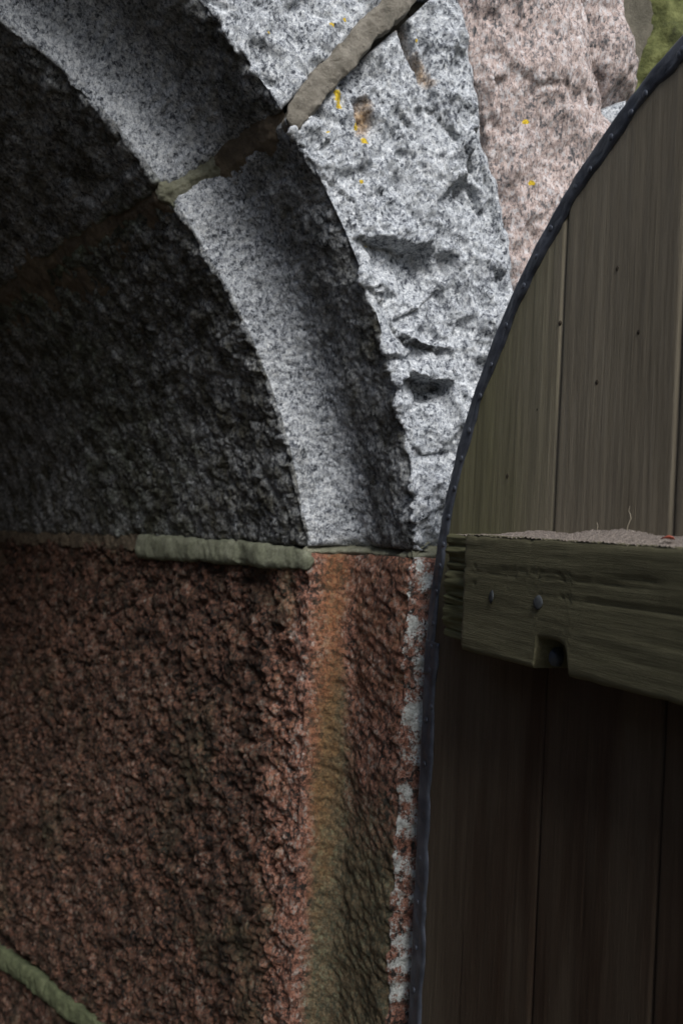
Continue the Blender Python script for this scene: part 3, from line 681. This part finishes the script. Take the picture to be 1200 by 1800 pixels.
# crossbar: board standing proud of the planks, lower edge notched round a bolt, thinner tongue at its end
XB = .590; XT = .624
sc_b = XB/XD
def onb(px, py): return on_x(px, py, XB)[[1, 2]]
def slab_from_poly(name, poly, x_front, x_back, mat, disp, label=None, step=.0035, at_green=.6, rnd=.003, dark=()):
    """front face tessellated inside a polygon with z top and bottom given as functions of y"""
    yv, zt_, zb_ = poly
    nz = int((max(zt_)-min(zb_))/step)+2; ny = len(yv)
    v = np.linspace(0, 1, nz); Y = np.repeat(yv, nz); Z = (np.array(zb_)[:, None] + (np.array(zt_)-np.array(zb_))[:, None]*v[None]).ravel()
    P = np.stack([0*Y+x_front, Y, Z], 1)
    e = np.minimum(np.tile(np.minimum(v, 1-v), ny)*np.repeat(np.array(zt_)-np.array(zb_), nz), 9)
    ey = np.minimum(Y-min(yv), max(yv)-Y)
    h = disp(P) - rnd*np.exp(-e/rnd) - rnd*np.exp(-ey/rnd)
    Ff = P.copy(); Ff[:, 0] -= h; g = Ff.reshape(ny, nz, 3)
    def capc(a): c = a.copy(); c[..., 0] = x_back; return c
    g = np.concatenate([capc(g[:1]), g, capc(g[-1:])], 0); g = np.concatenate([capc(g[:, :1]), g, capc(g[:, -1:])], 1)
    n = g.shape[0]*g.shape[1]
    at = dict(green=np.full(n, at_green), red=np.zeros(n))
    return grid_mesh(name, g.reshape(-1, 3), g.shape[0], g.shape[1], mat, door, at, label)
yl, zt0 = onb(815, 938); yl2, zb0 = onb(797, 1139); zb_r = onb(1200, 1242)[1]; zt_r = onb(1200, 962)[1]
n1y, nzt = onb(940, 1118); n2y, _ = onb(998, 1120)
def bt_disp(P):
    h = .0008*fbm(P*[1, .15, 1], 24, 3, .5, 3.) + .0006*fbm(P*[1, .05, 1], 170, 2) + .00015*fbm(P*[1, 1, .1], 130, 3, .6)
    for z0_, sl in ((1.455, -.02), (1.433, .0), (1.449, -.02)):
        h -= .0022*np.exp(-((P[:, 2]-(z0_+sl*(P[:, 1]-1)+.0008*fbm(P*[0, 1, 0], 30, 2)))/.0009)**2)
    return h
ys = np.linspace(.36, yl, 240)
ztop = np.interp(ys, [.36, .72, yl], [zt_r+.001, zt_r, zt0]) + .0012*np.array([perlin(np.array([[y*40, 0, 0]]))[0] for y in ys]) - .0015*(np.array([perlin(np.array([[y*90, 5, 0]]))[0] for y in ys]) > .35)
zbot = np.interp(ys, [.36, .72, yl], [zb_r, zb_r, zb0]) + .0010*np.array([perlin(np.array([[y*35, 9, 0]]))[0] for y in ys])
mn = (ys > n2y) & (ys < n1y)
# the notch is open below: split the crossbar mesh columns so that they end at the notch's roof
roof = nzt - .010*np.clip((ys-(n1y+n2y)/2-.004)/((n1y-n2y)/2), -1, 1)**4 - .012*np.clip(((n2y+.006)-ys)/.006, 0, 1)
zb2 = np.where(mn, np.minimum(roof, nzt), zbot)
slab_from_poly('crossbar', (ys, ztop, zb2), XB, XD+.002, m_batten, bt_disp, 'green-tinged crossbar with a notch in its lower edge', at_green=.12)
zz = np.array([1.4955, 1.342])
yt = np.linspace(yl-.02, on_x(779, 1000, XT)[1], 30)
def tongue(P):
    return .0022*fbm(P*[1, .06, 1], 60, 3, .6, 4.) - .0045*np.exp(-(perlin(P*[1, 3, 85]+[0, 0, 4.])/.13)**2) + .002*fbm(P*[1, .1, 1], 150, 2) - .006*np.clip(fbm(P*[1, .3, 1], 22, 2, .5, 6.)-.35, 0, 1)
zt1 = on_x(790, 938, XT)[2]; zb1 = on_x(780, 1117, XT)[2]
slab_from_poly('crossbar_end', (yt, 0*yt+zt1, zb1+.0*yt-.002*np.linspace(1, 0, 30)), XT, XD+.002, m_endg, tongue, 'deeply ridged thinner end of the crossbar', step=.0016, at_green=.35)
# iron
def iron_mat(name, c1, c2, rough):
    m, t, b = new_mat(name, rough); N = NT(t); b.inputs['Metallic'].default_value = .35
    c = N.ramp(N.noise(30, 5, .65), [(.35, c1), (.65, c2)]); N.L(c, b.inputs['Base Color'])
    N.bump(N.math('ADD', N.noise(60, 3, .5), N.math('MULTIPLY', N.noise(420, 3, .6), .12)), .0016, b); return m
m_iron = iron_mat('black_iron', (.045, .052, .068), (.10, .112, .14), .42)
m_nail = iron_mat('grey_steel', (.03, .034, .038), (.065, .072, .078), .75)
def band(name, s0, s1, w_in, lift, label, seed):
    """folded strip: runs over the door's edge and lies on its face; s measured along the edge from the arc's start, + upward"""
    n = int((s1-s0)/.004); s = np.linspace(s0, s1, n); th = np.clip(s/DR, 0, None)
    ey = DC + DR*np.cos(th); ez = DZ + DR*np.sin(th) + np.where(s < 0, s, 0); ry, rz = np.cos(th), np.sin(th)
    q = np.stack([s, 0*s+seed, 0*s], 1)
    wv = w_in*(1+.20*fbm(q, 11, 3, .6)) + .0022*fbm(q, 30, 2) - .003*np.abs(np.sin(s*21+seed))**6*(seed < 5)
    out = .003 + .0008*fbm(q, 12, 2, off=6.)
    rows = []
    K = 12
    for k in range(K+1):
        f = k/K; w_ = wv*(1-f) - out*f
        lf = lift*(1-.75*(f < .0001)) + .0016*fbm(np.stack([s, 0*s+f*.03, 0*s+seed], 1), 26, 3, .55, seed)*(1 if k < K else .6) - (.0015 if k == K else 0)
        if k == 0: rows.append((wv, lf*0-.0006)); 
        rows.append((w_, lf))
    for xo in (.0, .5, 1.0): rows.append((-out-.0008, None, xo))
    V = []
    for r_ in rows:
        wv_ = r_[0]; 
        x = XD - r_[1] if len(r_) == 2 else XD + TH*r_[2]*1.02
        V.append(np.stack([0*s+x, ey-wv_*ry, ez-wv_*rz], 1))
    V = np.array(V); return grid_mesh(name, V.reshape(-1, 3), len(rows), n, m_iron, door, None, label)
sA0 = 1.352-DZ-.03
b1 = band('edge_band', on_x(770, 1190, XD)[2]-DZ, 1.42, .0195, .0018, 'black iron band round the curved top edge', 2.)
b2 = band('edge_band', BOT-DZ, on_x(770, 1128, XD)[2]-DZ, .032, .0022, 'straight black iron band below the curve', 9.)
for b_ in (b1, b2):
    mo = b_.modifiers.new('sol', 'SOLIDIFY'); mo.thickness = .0016; mo.offset = 1
def dome(name, c, r, h, mat, parent, axis=(-1, 0, 0), label=None, sq=0.):
    bm = bmesh.new(); seg = 14; rings = []
    for k, (rr, hh) in enumerate(((1.0, -.3), (1.0, .25), (.88, .62), (.6, .9), (.25, 1.0))):
        rings.append([bm.verts.new((rr*r*math.cos(2*math.pi*j/seg)*(1+sq*math.cos(8*math.pi*j/seg)), rr*r*math.sin(2*math.pi*j/seg)*(1+sq*math.cos(8*math.pi*j/seg)), hh*h)) for j in range(seg)])
    for a, b in zip(rings, rings[1:]):
        for j in range(seg): bm.faces.new((a[j], a[(j+1) % seg], b[(j+1) % seg], b[j]))
    bm.faces.new(rings[-1]); bm.faces.new(rings[0][::-1])
    q = Vector(axis).to_track_quat('Z', 'Y').to_matrix().to_4x4(); bmesh.ops.transform(bm, matrix=Matrix.Translation(Vector(c)) @ q, verts=bm.verts)
    return bm_obj(name, bm, mat, parent, label)
riv_px = [(1197, 88), (1132, 165), (1072, 241), (1011, 327), (966, 401), (942, 452), (919, 502), (888, 572), (863, 643), (846, 700), (829, 762), (817, 812), (806, 866), (796, 915), (786, 962), (781, 1000), (774, 1045), (768, 1100), (766, 1140), (765, 1182), (763, 1245)]
def rivet(y, z, band_o, r=.0042): dome('rivet', (XD-.0034, y, z), r, .0017, m_iron, band_o, (-1, random.uniform(-.15, .15), random.uniform(-.15, .15)))
for a, b in riv_px:
    p = on_x(a, b, XD-.004); y, z = p[1], p[2]
    # keep every rivet on the strip
    if z > DZ:
        d = math.hypot(y-DC, z-DZ); k = min(max(d, DR-.016), DR-.008)/d; y, z = DC+(y-DC)*k, DZ+(z-DZ)*k
    else: y = min(max(y, DC+DR-.026), DC+DR-.008)
    rivet(y, z, b1 if z > 1.30 else b2)
for z in np.arange(1.215, .10, -.066):
    rivet(DC+DR-.013+random.uniform(-.002, .002), z+random.uniform(-.006, .006), b2)
for a in (1.02, 1.13, 1.24, 1.36):
    rivet(DC+(DR-.014)*math.cos(a), DZ+(DR-.014)*math.sin(a), b1)
# the folded seam where the two bands overlap
# nails / bolt
pn = on_x(863, 1049, XB-.001); dome('nail_head', pn, .0078, .0017, m_nail, door, (-1, .25, .1), 'left nail head, its hammered face grey', .06)
pn = on_x(945, 1059, XB-.001); dome('nail_head', pn, .0078, .0017, m_nail, door, (-1, -.1, .1), 'right nail head sunk in the crossbar', .06)
pn = on_x(878, 1034, XB); 
bm = bmesh.new(); bmesh.ops.create_cone(bm, cap_ends=False, segments=20, radius1=.0062, radius2=.0058, depth=.001)
bm.free()
pb = on_x(974, 1152, XB+.03); bo = dome('bolt', pb, .013, .012, m_iron, door, (-1, 0, 0), 'dark bolt head inside the notch')
# knots and small nail holes as shallow dark-brown plugs
m_knot = wood('knot_wood', (.012, .010, .007), (.035, .026, .016), (.07, .055, .035))
for a, b, r in ((891, 837, .0035), (1048, 672, .0030), (944, 720, .0026), (1084, 472, .0028), (1121, 584, .0026), (983, 568, .003)):
    p = on_x(a, b, XD); dome('knot', p+np.array([.0005, 0, 0]), r, .0012, m_knot, door, (-1, 0, 0), None, .1)
# ================================================================ LITTLE THINGS ON THE CROSSBAR
m_dust, t_, b_ = new_mat('dust', .95); N = NT(t_)
N.L(N.ramp(N.noise(900, 3, .7), [(.35, (.07, .055, .043)), (.5, (.22, .185, .16)), (.65, (.40, .35, .31))]), b_.inputs['Base Color']); N.bump(N.noise(700, 4, .7), .002, b_)
def dust():
    ny, nx = 420, 46; y = np.linspace(.38, 1.14, ny); x = np.linspace(XB+.0015, XD+.003, nx)
    Y, X = np.meshgrid(y, x, indexing='ij'); P = np.stack([X, Y, 0*X], -1).reshape(-1, 3)
    zt_ = np.interp(P[:, 1], [.36, .72, yl], [zt_r+.001, zt_r, zt0])
    prof_ = np.interp(P[:, 1], [.38, .70, .82, .86, .91, .95, 1.00, 1.03, 1.09, 1.14], [.008, .008, .009, .013, .011, .005, .007, .0075, .001, -.003])
    u = (P[:, 0]-XB)/(XD-XB)
    P[:, 2] = zt_ - .0012 + (prof_+.0012)*sstep(-.05, .8, u) + .0012*fbm(P, 40, 3) + .0018*fbm(P, 200, 3)
    o = grid_mesh('dust', P, ny, nx, m_dust); o['kind'] = 'stuff'; o['label'] = 'grey grainy dust heaped along the top of the crossbar'; o['category'] = 'dust'
dust()
def tube(name, pts, r, mat, label, cat, group=None):
    pts = np.array(pts); n = len(pts); k = 6; T = np.gradient(pts, axis=0); V = []
    for j in range(k):
        a = 2*math.pi*j/k; B = np.cross(T, [1, .3, .2]); B /= np.linalg.norm(B, axis=1)[:, None]; Cc = np.cross(T, B); Cc /= np.linalg.norm(Cc, axis=1)[:, None]
        rr = r*np.linspace(1, .5, n)[:, None]; V.append(pts + (B*math.cos(a)+Cc*math.sin(a))*rr)
    o = grid_mesh(name, np.array(V).reshape(-1, 3), k, n, mat, None, None, None, wrap_u=True); o['label'] = label; o['category'] = cat
    if group: o['group'] = group
m_root, t_, b_ = new_mat('root_fibre', .8); b_.inputs['Base Color'].default_value = (.33, .29, .22, 1)
tube('dry_root', [on_x(a, b, XD-.012) for a, b in ((1101, 933), (1103, 922), (1108, 912), (1107, 904), (1104, 898), (1106, 890))], .0006, m_root, 'taller dry rootlet standing out of the dust, right one', 'root', 'rootlets in the dust')
tube('dry_root', [on_x(a, b, XD-.012) for a, b in ((1047, 936), (1049, 930), (1050, 924), (1048, 918))], .0005, m_root, 'shorter dry rootlet bent over in the dust, left one', 'root', 'rootlets in the dust')
m_leaf, t_, b_ = new_mat('red_leaf', .7); b_.inputs['Base Color'].default_value = (.28, .06, .035, 1)
bm = bmesh.new(); c = on_x(1174, 948, XB+.018); rr = random.Random(4)
vs = []
for k in range(9):
    a = 2*math.pi*k/9; vs.append((c[0]+.004*math.sin(a), c[1]+.009*math.cos(a)*(1+.2*rr.uniform(-1, 1)), c[2]+.0012*math.sin(a*2)+.0018))
top = [bm.verts.new(v) for v in vs]; bot_ = [bm.verts.new((v[0], v[1], v[2]-.0008)) for v in vs]; cc = bm.verts.new((c[0], c[1], c[2]+.004)); bm.faces.new(bot_[::-1])
for k in range(9):
    bm.faces.new((top[k], top[(k+1) % 9], cc)); bm.faces.new((bot_[k], bot_[(k+1) % 9], top[(k+1) % 9], top[k]))
o = bm_obj('leaf_scrap', bm, m_leaf); o['label'] = 'small red dry leaf scrap lying in the dust on the crossbar'; o['category'] = 'leaf'
